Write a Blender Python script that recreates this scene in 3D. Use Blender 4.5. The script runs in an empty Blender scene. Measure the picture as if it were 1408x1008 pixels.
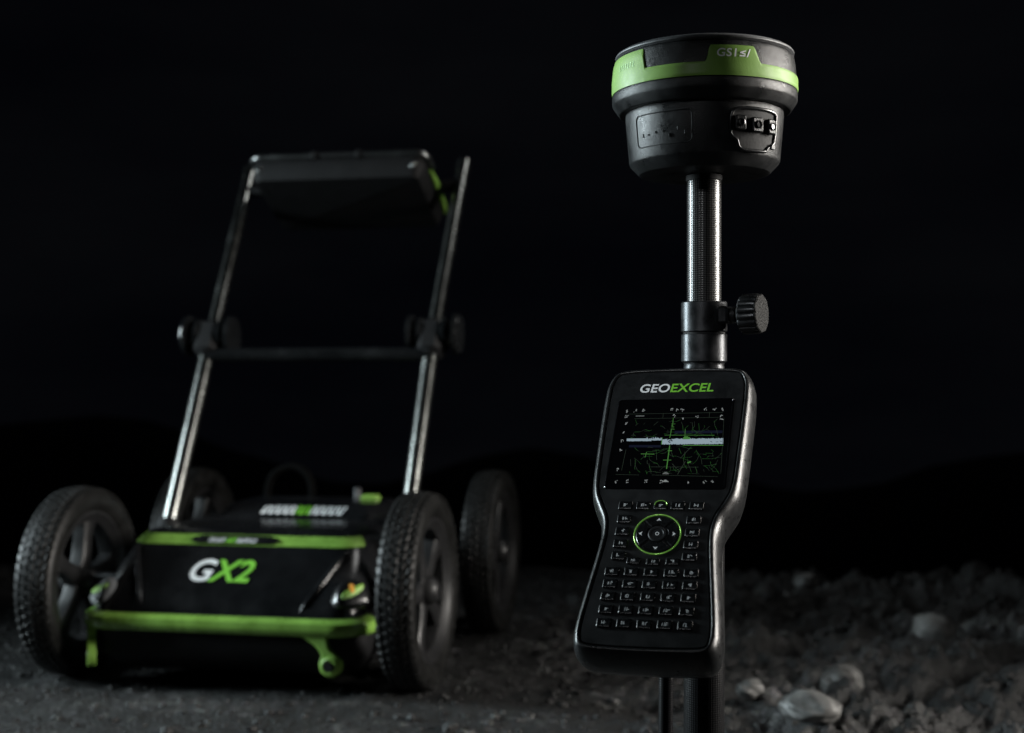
import bpy, math, random
import numpy as np
from mathutils import Vector, Matrix
R = math.radians
PI = math.pi
sc = bpy.context.scene
COL = sc.collection

# ------------------------------------------------------------------ camera
EYE = 0.555
cam = bpy.data.cameras.new('camera')
cam.sensor_width = 36.0
cam.lens = 36.0 * 1819.0 / 1408.0
cam.shift_y = 20.0 / 1408.0
cam.clip_start = 0.02
cam.clip_end = 500
cam.dof.use_dof = True
cam.dof.focus_distance = 1.165
cam.dof.aperture_fstop = 5.4
cam.dof.aperture_blades = 0
camo = bpy.data.objects.new('camera', cam)
camo.location = (0, 0, EYE)
camo.rotation_euler = (R(90), 0, 0)
COL.objects.link(camo)
sc.camera = camo

# ------------------------------------------------------------------ night sky
w = bpy.data.worlds.new('World')
sc.world = w
w.use_nodes = True
nt = w.node_tree
bg = nt.nodes['Background']
tc = nt.nodes.new('ShaderNodeTexCoord')
mp = nt.nodes.new('ShaderNodeMapping')
mp.inputs['Scale'].default_value = (1.0, 1.0, 3.2)
no = nt.nodes.new('ShaderNodeTexNoise')
no.inputs['Scale'].default_value = 2.3
no.inputs['Detail'].default_value = 4
rp = nt.nodes.new('ShaderNodeValToRGB')
rp.color_ramp.elements[0].position = 0.40
rp.color_ramp.elements[0].color = (0.0008, 0.00095, 0.0016, 1)
rp.color_ramp.elements[1].position = 0.72
rp.color_ramp.elements[1].color = (0.0022, 0.0024, 0.0030, 1)
nt.links.new(tc.outputs['Generated'], mp.inputs['Vector'])
nt.links.new(mp.outputs['Vector'], no.inputs['Vector'])
nt.links.new(no.outputs['Fac'], rp.inputs['Fac'])
nt.links.new(rp.outputs['Color'], bg.inputs['Color'])
bg.inputs['Strength'].default_value = 1.0

# ------------------------------------------------------------------ lamps (photographer's lights at night, plus an added fill)
def area(name, loc, target, sx, sy, power, color, spread=180):
    l = bpy.data.lights.new(name, 'AREA')
    l.shape = 'RECTANGLE'
    l.size, l.size_y = sx, sy
    l.energy = power
    l.color = color
    l.spread = R(spread)
    o = bpy.data.objects.new(name, l)
    o.location = loc
    d = Vector(target) - Vector(loc)
    o.rotation_euler = d.to_track_quat('-Z', 'Y').to_euler()
    COL.objects.link(o)
    return o
area('strip_lamp_cool', (-2.8, 2.35, 1.25), (0.0, 1.75, 0.75), 0.32, 1.5, 49, (0.80, 0.95, 1.0), 80)
area('strip_lamp_warm', (2.7, 1.5, 1.25), (0.0, 1.75, 0.75), 0.40, 1.4, 33, (1.0, 0.955, 0.89), 56)
area('high_lamp', (1.7, 3.0, 3.2), (-0.1, 2.4, 0.2), 0.7, 0.5, 12.5, (0.98, 0.98, 0.96))
area('lettering_fill', (-0.9, -0.9, 1.6), (0.14, 1.18, 0.56), 0.2, 0.2, 0.13, (0.95, 0.98, 1.0), 13)  # added fill with no visible source, lifts the controller lettering

sc.view_settings.view_transform = 'Standard'
sc.view_settings.look = 'None'
sc.view_settings.exposure = 0
sc.view_settings.gamma = 1
sc.view_settings.use_curve_mapping = False
sc.cycles.use_denoising = True
sc.cycles.max_bounces = 6
sc.cycles.sample_clamp_indirect = 4

# ------------------------------------------------------------------ materials
def mat(name, color, rough=0.5, metal=0.0, spec=0.5, coat=0.0, coat_rough=0.05,
        nscale=0, nvar=0.0, rvar=0.0, bump=0.0, bscale=200, emit=None, estr=1.0, speck=None):
    m = bpy.data.materials.new(name)
    m.use_nodes = True
    t = m.node_tree
    b = t.nodes['Principled BSDF']
    b.inputs['Base Color'].default_value = (*color, 1)
    b.inputs['Roughness'].default_value = rough
    b.inputs['Metallic'].default_value = metal
    b.inputs['Specular IOR Level'].default_value = spec
    b.inputs['Coat Weight'].default_value = coat
    b.inputs['Coat Roughness'].default_value = coat_rough
    if emit:
        b.inputs['Emission Color'].default_value = (*emit, 1)
        b.inputs['Emission Strength'].default_value = estr
    c = t.nodes.new('ShaderNodeTexCoord')
    if nscale:
        n = t.nodes.new('ShaderNodeTexNoise')
        n.inputs['Scale'].default_value = nscale
        n.inputs['Detail'].default_value = 6
        n.inputs['Roughness'].default_value = 0.65
        t.links.new(c.outputs['Object'], n.inputs['Vector'])
        if nvar:
            r = t.nodes.new('ShaderNodeValToRGB')
            r.color_ramp.elements[0].position = 0.3
            r.color_ramp.elements[1].position = 0.7
            r.color_ramp.elements[0].color = (*[x * (1 - nvar) for x in color], 1)
            r.color_ramp.elements[1].color = (*[min(1, x * (1 + nvar)) for x in color], 1)
            t.links.new(n.outputs['Fac'], r.inputs['Fac'])
            t.links.new(r.outputs['Color'], b.inputs['Base Color'])
        if rvar:
            q = t.nodes.new('ShaderNodeMapRange')
            q.inputs['From Min'].default_value = 0.3
            q.inputs['From Max'].default_value = 0.7
            q.inputs['To Min'].default_value = max(0.02, rough - rvar)
            q.inputs['To Max'].default_value = min(1, rough + rvar)
            t.links.new(n.outputs['Fac'], q.inputs['Value'])
            t.links.new(q.outputs['Result'], b.inputs['Roughness'])
    if bump:
        n2 = t.nodes.new('ShaderNodeTexNoise')
        n2.inputs['Scale'].default_value = bscale
        n2.inputs['Detail'].default_value = 3
        t.links.new(c.outputs['Object'], n2.inputs['Vector'])
        bp = t.nodes.new('ShaderNodeBump')
        bp.inputs['Strength'].default_value = bump
        bp.inputs['Distance'].default_value = 0.001
        t.links.new(n2.outputs['Fac'], bp.inputs['Height'])
        t.links.new(bp.outputs['Normal'], b.inputs['Normal'])
    return m

GREEN = (0.165, 0.31, 0.052)
M = {}
M['plastic'] = mat('black_textured_plastic', (0.006, 0.0066, 0.0072), 0.38, spec=0.22, nscale=45, nvar=0.35, rvar=0.14, bump=0.35, bscale=1400)
M['face'] = mat('black_faceplate', (0.007, 0.0077, 0.0085), 0.48, spec=0.22, nscale=60, nvar=0.3, rvar=0.1, bump=0.15, bscale=1800)
M['rubber_rail'] = mat('black_bumper_rubber', (0.010, 0.0105, 0.011), 0.31, spec=0.30, nscale=140, nvar=0.4, rvar=0.06, bump=0.14, bscale=1500)
M['cap'] = mat('grey_black_cap', (0.05, 0.052, 0.055), 0.5, nscale=80, nvar=0.2, rvar=0.1, bump=0.2, bscale=1500)
M['gloss'] = mat('gloss_black_plastic', (0.006, 0.0065, 0.007), 0.22, nscale=14, nvar=0.3, rvar=0.1, bump=0.05, bscale=300)
M['body'] = mat('gloss_black_body', (0.006, 0.0063, 0.007), 0.22, spec=0.45, nscale=9, nvar=0.3, rvar=0.1, bump=0.06, bscale=160)
M['matte'] = mat('matte_black', (0.005, 0.005, 0.0055), 0.65, spec=0.18, nscale=30, nvar=0.3, bump=0.2, bscale=500)
M['green'] = mat('lime_green_plastic', GREEN, 0.5, spec=0.35, nscale=26, nvar=0.10, rvar=0.1, bump=0.12, bscale=900)
M['green_gloss'] = mat('lime_green_paint', GREEN, 0.3, coat=0.2, coat_rough=0.1, nscale=22, nvar=0.28, rvar=0.1, bump=0.05, bscale=300)
M['anod'] = mat('black_anodised_metal', (0.03, 0.031, 0.033), 0.34, metal=0.85, nscale=60, nvar=0.25, rvar=0.1, bump=0.12, bscale=1200)
M['alu'] = mat('satin_grey_aluminium', (0.24, 0.25, 0.24), 0.25, metal=1.0, nscale=20, nvar=0.08, rvar=0.04)
M['rail'] = mat('dark_satin_metal', (0.16, 0.165, 0.165), 0.32, metal=1.0, nscale=20, nvar=0.1, rvar=0.05)
M['keycap'] = mat('black_keycap', (0.005, 0.0055, 0.006), 0.27, spec=0.42, nscale=200, nvar=0.3, rvar=0.06)
M['rim'] = mat('grey_rim_plastic', (0.010, 0.010, 0.0105), 0.40, spec=0.28, nscale=20, nvar=0.2, rvar=0.1)
M['tyre'] = mat('dusty_tyre_rubber', (0.0055, 0.0055, 0.0053), 0.45, spec=0.18, nscale=40, nvar=0.45, rvar=0.12, bump=0.4, bscale=400)
M['white'] = mat('white_print', (0.82, 0.84, 0.85), 0.5)
M['green_print'] = mat('green_print', (0.19, 0.55, 0.04), 0.5)
M['grey_print'] = mat('grey_print', (0.5, 0.52, 0.53), 0.5)
M['glass'] = mat('screen_glass', (0.002, 0.002, 0.0025), 0.12, nscale=12, rvar=0.06)
M['ring'] = mat('green_metal_ring_glow', (0.30, 0.52, 0.14), 0.25, metal=0.6, nscale=40, rvar=0.08, emit=(0.15, 0.42, 0.05), estr=0.22)  # weak emission added in place of light the green metal reflects
M['lens'] = mat('painted_lit_corner', (0.12, 0.125, 0.13), 0.2, nscale=40, nvar=0.4, rvar=0.1)  # pale colour stands in for light on the left hood corner
M['amber'] = mat('amber_reflector', (0.6, 0.28, 0.05), 0.25)
def lit(name, c, s=1.0):
    return mat(name, (0, 0, 0), 0.4, spec=0.2, emit=c, estr=s)
M['px_band'] = lit('screen_pale_band', (0.42, 0.54, 0.62), 0.58)
M['px_white'] = lit('screen_white_marks', (0.30, 0.32, 0.32), 0.7)
M['px_green'] = lit('screen_green_lines', (0.016, 0.065, 0.014), 0.9)
M['px_bright'] = lit('screen_bright_green', (0.06, 0.20, 0.04), 0.85)
M['px_dim'] = lit('screen_dim_lines', (0.035, 0.05, 0.036), 0.6)
M['px_blue'] = lit('screen_blue_tint', (0.006, 0.008, 0.022), 0.6)

def carbon(name, gloss=0.3, bs=0.13, hi=(0.03, 0.029, 0.027), metal=0.15):
    m = bpy.data.materials.new(name)
    m.use_nodes = True
    t = m.node_tree
    b = t.nodes['Principled BSDF']
    N, L = t.nodes.new, t.links.new
    c = N('ShaderNodeTexCoord')
    s = N('ShaderNodeSeparateXYZ'); L(c.outputs['Object'], s.inputs[0])
    def mth(op, a, bb=None):
        n = N('ShaderNodeMath'); n.operation = op
        for i, v in enumerate((a, bb)):
            if v is None: continue
            if isinstance(v, (int, float)): n.inputs[i].default_value = v
            else: L(v, n.inputs[i])
        return n.outputs[0]
    ang = mth('MULTIPLY', mth('ARCTAN2', s.outputs['Y'], s.outputs['X']), 24.0)
    zz = mth('MULTIPLY', s.outputs['Z'], 1500.0)
    p = mth('MULTIPLY', mth('SINE', mth('ADD', ang, zz)), mth('SINE', mth('SUBTRACT', ang, zz)))
    mr = N('ShaderNodeMapRange'); L(p, mr.inputs['Value'])
    mr.inputs['From Min'].default_value = -1
    mr.inputs['To Min'].default_value = 0.16; mr.inputs['To Max'].default_value = 0.40
    L(mr.outputs['Result'], b.inputs['Roughness'])
    bp = N('ShaderNodeBump'); bp.inputs['Strength'].default_value = bs; bp.inputs['Distance'].default_value = 0.0012
    L(p, bp.inputs['Height']); L(bp.outputs['Normal'], b.inputs['Normal'])
    cr = N('ShaderNodeValToRGB')
    cr.color_ramp.elements[0].color = (0.008, 0.008, 0.009, 1)
    cr.color_ramp.elements[1].color = (*hi, 1)
    mr2 = N('ShaderNodeMapRange'); L(p, mr2.inputs['Value']); mr2.inputs['From Min'].default_value = -1
    L(mr2.outputs['Result'], cr.inputs['Fac']); L(cr.outputs['Color'], b.inputs['Base Color'])
    b.inputs['Metallic'].default_value = metal
    b.inputs['Coat Weight'].default_value = gloss
    b.inputs['Coat Roughness'].default_value = 0.12
    return m
M['carbon'] = carbon('carbon_fibre_weave', 0.25)
M['carbon'].node_tree.nodes['Principled BSDF'].inputs['Specular IOR Level'].default_value = 0.3
M['carbon_dark'] = carbon('dark_carbon_weave', 0.0, 0.2, (0.008, 0.008, 0.008), 0.0)
M['carbon_dark'].node_tree.nodes['Principled BSDF'].inputs['Specular IOR Level'].default_value = 0.10

def ground_mat():
    m = bpy.data.materials.new('dark_gravel_ground')
    m.use_nodes = True
    t = m.node_tree
    b = t.nodes['Principled BSDF']
    N, L = t.nodes.new, t.links.new
    c = N('ShaderNodeTexCoord')
    n1 = N('ShaderNodeTexNoise'); n1.inputs['Scale'].default_value = 38; n1.inputs['Detail'].default_value = 8; n1.inputs['Roughness'].default_value = 0.7
    L(c.outputs['Object'], n1.inputs['Vector'])
    n2 = N('ShaderNodeTexNoise'); n2.inputs['Scale'].default_value = 5; n2.inputs['Detail'].default_value = 4
    L(c.outputs['Object'], n2.inputs['Vector'])
    v = N('ShaderNodeTexVoronoi'); v.inputs['Scale'].default_value = 150
    L(c.outputs['Object'], v.inputs['Vector'])
    r = N('ShaderNodeValToRGB')
    e = r.color_ramp.elements
    e[0].position = 0.36; e[0].color = (0.0018, 0.0018, 0.0019, 1)  # crevice shade and bright peaks are put into the colour for contrast
    e[1].position = 0.70; e[1].color = (0.080, 0.079, 0.077, 1)
    k = e.new(0.53); k.color = (0.0070, 0.0070, 0.0069, 1)
    mx = N('ShaderNodeMix'); mx.data_type = 'FLOAT'; mx.inputs[0].default_value = 0.35
    L(n1.outputs['Fac'], mx.inputs[2]); L(n2.outputs['Fac'], mx.inputs[3])
    L(mx.outputs[0], r.inputs['Fac'])
    hs = N('ShaderNodeMix'); hs.data_type = 'RGBA'; hs.blend_type = 'OVERLAY'; hs.inputs[0].default_value = 0.55
    L(r.outputs['Color'], hs.inputs[6]); L(v.outputs['Color'], hs.inputs[7])
    bw = N('ShaderNodeHueSaturation'); bw.inputs['Saturation'].default_value = 0.22
    L(hs.outputs[2], bw.inputs['Color']); L(bw.outputs['Color'], b.inputs['Base Color'])
    b.inputs['Roughness'].default_value = 0.6
    b.inputs['Specular IOR Level'].default_value = 0.35
    b1 = N('ShaderNodeBump'); b1.inputs['Strength'].default_value = 0.8; b1.inputs['Distance'].default_value = 0.006
    L(n1.outputs['Fac'], b1.inputs['Height'])
    b2 = N('ShaderNodeBump'); b2.inputs['Strength'].default_value = 0.7; b2.inputs['Distance'].default_value = 0.004
    b2.invert = True
    L(v.outputs['Distance'], b2.inputs['Height']); L(b1.outputs['Normal'], b2.inputs['Normal'])
    L(b2.outputs['Normal'], b.inputs['Normal'])
    return m
M['ground'] = ground_mat()
M['stone'] = mat('grey_stone', (0.075, 0.074, 0.071), 0.55, nscale=24, nvar=0.92, rvar=0.15, bump=1.0, bscale=90)

# ------------------------------------------------------------------ mesh helpers
def mk(name, verts, faces, m, parent=None, loc=None, angle=38, smooth=True):
    me = bpy.data.meshes.new(name)
    me.from_pydata([tuple(map(float, v)) for v in verts], [], faces)
    me.materials.append(M[m] if isinstance(m, str) else m)
    if smooth:
        me.polygons.foreach_set('use_smooth', [True] * len(me.polygons))
        me.set_sharp_from_angle(angle=R(angle))
    me.update()
    o = bpy.data.objects.new(name, me)
    COL.objects.link(o)
    if parent is not None: o.parent = parent
    if loc is not None: o.location = loc
    return o

def inst(src, parent, loc=(0, 0, 0), rot=(0, 0, 0)):
    o = src.copy()
    COL.objects.link(o)
    o.parent = parent
    o.location = loc
    o.rotation_euler = rot
    return o

def thing(name, label, cat, loc=(0, 0, 0), group=None):
    o = bpy.data.objects.new(name, None)
    COL.objects.link(o)
    o.location = loc
    o.empty_display_size = 0.05
    o['label'] = label
    o['category'] = cat
    if group: o['group'] = group
    return o

class MB:
    def __init__(s): s.v = []; s.f = []
    def add(s, v, f):
        k = len(s.v)
        s.v += [tuple(map(float, p)) for p in v]
        s.f += [tuple(i + k for i in q) for q in f]
        return s
    def build(s, name, m, parent=None, loc=None, **k): return mk(name, s.v, s.f, m, parent, loc, **k)

def loft(layers, cap0=True, cap1=True, closed=True):
    n = len(layers[0]); v = [p for l in layers for p in l]; f = []
    for a in range(len(layers) - 1):
        for i in range(n if closed else n - 1):
            j = (i + 1) % n
            f.append((a * n + i, a * n + j, (a + 1) * n + j, (a + 1) * n + i))
    if cap0: f.append(tuple(reversed(range(n))))
    if cap1: f.append(tuple(range((len(layers) - 1) * n, len(layers) * n)))
    return v, f

def lathe(prof, segs=64, closed=False, axis='z'):
    layers = []
    for r, z in prof:
        r = max(r, 1e-5)
        layers.append([(r * math.cos(2 * PI * i / segs), r * math.sin(2 * PI * i / segs), z) for i in range(segs)])
    if closed: layers.append(layers[0])
    v, f = loft(layers, not closed, not closed)
    if axis == 'x': v = [(z, x, y) for x, y, z in v]
    if axis == 'y': v = [(y, z, x) for x, y, z in v]
    return v, f

def tube(path, r, segs=16, closed=False):
    P = [Vector(p) for p in path]; n = len(P)
    rs = r if isinstance(r, (list, tuple)) else [r] * n
    T = []
    for i in range(n):
        a = P[(i - 1) % n] if (closed or i > 0) else P[i]
        b = P[(i + 1) % n] if (closed or i < n - 1) else P[i]
        T.append((b - a).normalized())
    u = T[0].orthogonal().normalized(); L = []
    for i in range(n):
        u = (u - T[i] * u.dot(T[i])).normalized(); w_ = T[i].cross(u)
        L.append([P[i] + (u * math.cos(2 * PI * k / segs) + w_ * math.sin(2 * PI * k / segs)) * rs[i] for k in range(segs)])
    if closed: L.append(L[0])
    return loft(L, not closed, not closed)

def box(cx, cy, cz, sx, sy, sz, bev=0.0):
    # chamfered box as a loft of rectangles
    b = min(bev, sx / 2.01, sy / 2.01, sz / 2.01)
    def rect(ix, z):
        x, y = sx / 2 - ix, sy / 2 - ix; c = b if b else 0
        if not c: return [(cx - x, cy - y, z), (cx + x, cy - y, z), (cx + x, cy + y, z), (cx - x, cy + y, z)]
        c = b
        return [(cx - x + c, cy - y, z), (cx + x - c, cy - y, z), (cx + x, cy - y + c, z), (cx + x, cy + y - c, z),
                (cx + x - c, cy + y, z), (cx - x + c, cy + y, z), (cx - x, cy + y - c, z), (cx - x, cy - y + c, z)]
    if not b: return loft([rect(0, cz - sz / 2), rect(0, cz + sz / 2)])
    b0 = b; 
    lay = [rect(b0 * .9, cz - sz / 2), rect(0, cz - sz / 2 + b0), rect(0, cz + sz / 2 - b0), rect(b0 * .9, cz + sz / 2)]
    return loft(lay)

def xf(vf, mtx):
    v, f = vf
    return [tuple(mtx @ Vector(p)) for p in v], f

def catmull(pts, per=8, closed=True):
    P = [np.array(p, float) for p in pts]; n = len(P); out = []
    for i in range(n if closed else n - 1):
        if closed: a, b, c, d = P[(i - 1) % n], P[i], P[(i + 1) % n], P[(i + 2) % n]
        else: a, b, c, d = P[max(i - 1, 0)], P[i], P[i + 1], P[min(i + 2, n - 1)]
        for k in range(per):
            t = k / per
            out.append(0.5 * ((2 * b) + (-a + c) * t + (2 * a - 5 * b + 4 * c - d) * t * t + (-a + 3 * b - 3 * c + d) * t ** 3))
    if not closed: out.append(P[-1])
    return np.array(out)

def inset(o, d):
    t = np.roll(o, -1, 0) - np.roll(o, 1, 0)
    t /= np.linalg.norm(t, axis=1)[:, None] + 1e-12
    return o + np.stack([-t[:, 1], t[:, 0]], 1) * d      # ccw outline: left normal points inward

def rrect(hw, hh, r, n=5, cx=0, cy=0):
    out = []
    for sx, sy, a0 in ((1, -1, -90), (1, 1, 0), (-1, 1, 90), (-1, -1, 180)):
        for k in range(n + 1):
            a = R(a0 + 90 * k / n)
            out.append((cx + sx * (hw - r) + r * math.cos(a), cy + sy * (hh - r) + r * math.sin(a)))
    return np.array(out)

def plate(outline, prof):
    return loft([[(x, y, z) for x, y in inset(outline, d)] for d, z in prof])

def text_vf(s, size=1.0, shear=0.0, bold=0.0, sx=1.0, space=1.0, ext=0.0):
    cu = bpy.data.curves.new('t', 'FONT')
    cu.body = s; cu.size = size; cu.shear = shear; cu.offset = bold; cu.space_character = space
    cu.extrude = ext; cu.align_x = 'LEFT'; cu.resolution_u = 6
    ob = bpy.data.objects.new('t', cu)
    me = ob.to_mesh()
    v = [(p.co.x * sx, p.co.y, p.co.z) for p in me.vertices]
    f = [tuple(q.vertices) for q in me.polygons]
    ob.to_mesh_clear()
    bpy.data.objects.remove(ob); bpy.data.curves.remove(cu)
    return v, f

def fit_text(vf, x0, x1, y0, y1):
    v, f = vf
    a = np.array(v)
    mn, mx = a.min(0), a.max(0)
    return [(x0 + (p[0] - mn[0]) / (mx[0] - mn[0]) * (x1 - x0), y0 + (p[1] - mn[1]) / (mx[1] - mn[1]) * (y1 - y0), p[2]) for p in v], f

def quad(p, q, w_, z):
    p, q = np.array(p, float), np.array(q, float)
    t = q - p; t = t / (np.linalg.norm(t) + 1e-12); n_ = np.array([-t[1], t[0]]) * w_ / 2
    return [(*(p - n_), z), (*(q - n_), z), (*(q + n_), z), (*(p + n_), z)], [(0, 1, 2, 3)]

# numpy value noise --------------------------------------------------------
def vnoise(x, y, seed=0):
    xi = np.floor(x).astype(np.int64); yi = np.floor(y).astype(np.int64)
    fx = x - xi; fy = y - yi
    fx = fx * fx * fx * (fx * (fx * 6 - 15) + 10); fy = fy * fy * fy * (fy * (fy * 6 - 15) + 10)
    def h(a, b):
        n_ = (a * 374761393 + b * 668265263 + seed * 1442695041) & 0xffffffff
        n_ = ((n_ ^ (n_ >> 13)) * 1274126177) & 0xffffffff
        n_ = (n_ ^ (n_ >> 16))
        return (n_ & 0xffff) / 65535.0
    return (h(xi, yi) * (1 - fx) + h(xi + 1, yi) * fx) * (1 - fy) + (h(xi, yi + 1) * (1 - fx) + h(xi + 1, yi + 1) * fx) * fy
def fbm(x, y, o=4, seed=0, ridged=False):
    s = 0; a = 1; tot = 0
    for k in range(o):
        n_ = vnoise(x, y, seed + k * 17)
        if ridged: n_ = 1 - np.abs(2 * n_ - 1)
        s = s + a * n_; tot += a; a *= 0.52; x, y = x * 2.03 + 5.1, y * 2.03 + 1.7
    return s / tot
def sst(a, b, x):
    t = np.clip((x - a) / (b - a), 0, 1)
    return t * t * (3 - 2 * t)

# ------------------------------------------------------------------ terrain
def height(x, y):
    x = np.asarray(x, float); y = np.asarray(y, float)
    rough = sst(0.0, 0.46, x + 0.35 * (vnoise(x * 2.2, y * 2.2, 9) - .5) + 0.05 * (2.3 - y))
    wx = x * 0.93 + y * 0.36; wy = -x * 0.36 + y * 0.93
    big = fbm(wx * 3.2 + 3, wy * 6.5, 5, 3, True)
    med = fbm(wx * 9, wy * 15, 4, 21)
    fin = fbm(x * 55, y * 55, 3, 40)
    h = (0.11 * (big - 0.66) + 0.115 * (med - 0.5) - 0.05 * sst(3.0, 4.0, y) + 0.03 * (fbm(wx * 30, wy * 42, 3, 55, True) - .6)) * rough + 0.010 * (fin - 0.5) * (0.5 + rough)
    h += 0.008 * (fbm(x * 16, y * 16, 3, 70) - 0.5)
    # the hilltop falls away behind the cart; a far ridge closes the valley
    edge = 3.95 + 0.35 * (fbm(x * .8, y * 0 + 2, 3, 90) - .5)
    d = np.maximum(y - edge, 0)
    drop = np.where(d > 0, -0.45 * d - 0.25 * np.minimum(d, 2) ** 2, 0)
    drop = np.maximum(drop, -6)
    sky = 524 - 650 + 50 * sst(-2, -9, x) + 26 * np.sin(x * .55 + 1) + 46 * (fbm(x * .35, x * 0 + 4, 3, 5) - .5)
    ridge = EYE + sky * 30 / 1819.0
    up = sst(16, 30, y); dn = sst(32, 70, y)
    far = drop * (1 - up) + ridge * up
    return h * (1 - sst(5, 9, y)) + np.where(y > 12, far, drop) - 30 * dn

def axis_pts(lo, d0, d1, hi, step, grow=1.16):
    a = list(np.arange(d0, d1, step))
    s = step; x = d0; left = []
    while x > lo: s *= grow; x -= s; left.append(x)
    s = step; x = a[-1]; right = []
    while x < hi: s *= grow; x += s; right.append(x)
    return np.array(left[::-1] + a + right)
gx = axis_pts(-60, -1.55, 1.75, 60, 0.0055)
gy = axis_pts(-12, 1.55, 4.35, 90, 0.0055)
X, Y = np.meshgrid(gx, gy)
Z = height(X, Y)
nx, ny = len(gx), len(gy)
me = bpy.data.meshes.new('ground')
me.vertices.add(nx * ny)
me.vertices.foreach_set('co', np.stack([X, Y, Z], -1).astype(np.float32).ravel())
i0 = (np.arange(ny - 1)[:, None] * nx + np.arange(nx - 1)[None]).ravel()
q = np.stack([i0, i0 + 1, i0 + nx + 1, i0 + nx], 1).astype(np.int32)
me.loops.add(q.size); me.loops.foreach_set('vertex_index', q.ravel())
me.polygons.add(len(q)); me.polygons.foreach_set('loop_start', np.arange(0, q.size, 4, dtype=np.int32))
me.polygons.foreach_set('use_smooth', np.ones(len(q), bool))
me.update(calc_edges=True); me.validate()
me.materials.append(M['ground'])
g = bpy.data.objects.new('ground', me); COL.objects.link(g); g['kind'] = 'structure'

# unit rock shapes
def ico(sub):
    import bmesh
    b = bmesh.new(); bmesh.ops.create_icosphere(b, subdivisions=sub, radius=1.0)
    v = np.array([p.co[:] for p in b.verts]); f = [tuple(x.index for x in q.verts) for q in b.faces]
    b.free(); return v, f
def rock(v, seed, amp=0.35, fr=1.3):
    a = fbm(v[:, 0] * fr + 9 + v[:, 2] * .9, v[:, 1] * fr + 7 - v[:, 2] * 1.1, 3, seed) - .5
    b = fbm(v[:, 2] * fr + 4, v[:, 0] * fr + 2 + v[:, 1], 3, seed + 5) - .5
    return v * (1 + amp * 2 * a + amp * 1.4 * b)[:, None]

rng = np.random.default_rng(11)
v1, f1 = ico(1)
pv, pf, base = [], [], 0
for k in range(4200):
    y = rng.uniform(1.65, 4.2)
    x = rng.uniform(-0.48, 0.48) * y - 0.02
    rg = 0.8 if x > 0.15 else 0.6
    s = rng.gamma(1.6, 0.0034) * rg + 0.0022
    if -0.95 < x < 0.05 and 2.2 < y < 3.2: s = min(s, 0.006)
    s = min(s, 0.022)
    v = rock(v1, int(rng.integers(1, 999)), 0.35) * np.array([1, rng.uniform(.7, 1), rng.uniform(.5, .8)]) * s
    a = rng.uniform(0, 6.28); c_, s_ = math.cos(a), math.sin(a)
    v = v @ np.array([[c_, s_, 0], [-s_, c_, 0], [0, 0, 1]])
    pv.append(v + np.array([x, y, float(height(x, y)) + s * .22])); pf += [tuple(i + base for i in t) for t in f1]; base += len(v)
o = mk('loose_gravel', np.concatenate(pv), pf, 'ground', angle=50)
o['kind'] = 'stuff'; o['label'] = 'loose dark gravel scattered over the ground'; o['category'] = 'gravel'

v4, f4 = ico(4)
def stone(x, y, sx, sy, sz, rz, seed, label, sink=0.3):
    v = rock(v4, seed, 0.28, 1.1)
    v = v * (1 + 0.06 * (fbm(v[:, 0] * 6 + 20, v[:, 1] * 6 + v[:, 2] * 5, 3, seed + 2) - .5))[:, None]
    o = mk('stone', v * np.array([sx, sy, sz]) + np.array([0, 0, sz * (1 - sink)]), f4, 'stone', angle=60)
    zz_ = max(float(height(x + a * sx, y + b * sy)) for a in (-.6, 0, .6) for b in (-.9, -.4, 0, .5))
    o.location = (x, y, zz_ - sz * .22); o.rotation_euler = (0, 0, rz)
    o['label'] = label; o['category'] = 'stone'; o['group'] = 'stones lying on the rough ground'
stone(.586, 2.36, .038, .032, .032, .5, 3, 'pale rounded egg-shaped stone lying tilted in the rubble right of the pole')
stone(.462, 2.06, .044, .032, .024, -.2, 8, 'flat pale stone just beside the foot of the survey pole')
stone(.905, 2.84, .052, .042, .046, .2, 15, 'dark round boulder, the largest stone out on the rubble')
stone(.815, 3.66, .036, .03, .026, .9, 22, 'small distant stone on the crest of the rubble')
stone(.40, 2.22, .022, .018, .016, .3, 31, 'small pale pebble in the ridge behind the pole')
stone(1.0, 2.45, .026, .02, .02, 1.2, 37, 'small grey rock in the rubble beyond the egg-shaped stone')

# ------------------------------------------------------------------ survey pole
PX, PY = 0.1815, 1.25
zr = lambda z: z + EYE                        # heights below are given from eye level
pz = float(height(PX, PY))
pole = thing('survey_pole', 'black carbon fibre survey pole with clamp collar and fluted side knob', 'pole', (PX, PY, pz))
def plocal(z): return zr(z) - pz
def pl(name, prof, m, segs=64, parent=pole):
    return mk(name, *lathe([(r, plocal(z)) for r, z in prof], segs), m, parent)
pl('lower_tube', [(.0172, -EYE + .06), (.0192, -EYE + .065), (.0192, -.028), (.018, -.026)], 'carbon_dark')
pl('ground_tip', [(.001, -EYE - .02), (.012, -EYE + .03), (.0165, -EYE + .045), (.0165, -EYE + .0595), (.01, -EYE + .0595)], 'anod')
pl('threaded_neck', [(.0185, -.0255)] + [(.0185 + (.0008 if k % 2 else 0), -.025 + k * .0025) for k in range(18)] + [(.0185, .0195)], 'anod')
collar = pl('lower_collar', [(.0200, .0175), (.0214, .0188), (.0214, .0436), (.0208, .0443), (.0198, .0443)], 'anod')
pl('collar_gap', [(.0196, .0443), (.0196, .0462)], 'matte')
clamp = pl('clamp', [(.0200, .0462), (.0208, .0462), (.0216, .047), (.0216, .0738), (.0208, .0748), (.0165, .0748), (.0165, .0738)], 'anod')
pl('upper_tube', [(.0155, .0739), (.0161, .0743), (.0161, .1925), (.0155, .193)], 'carbon')
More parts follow.
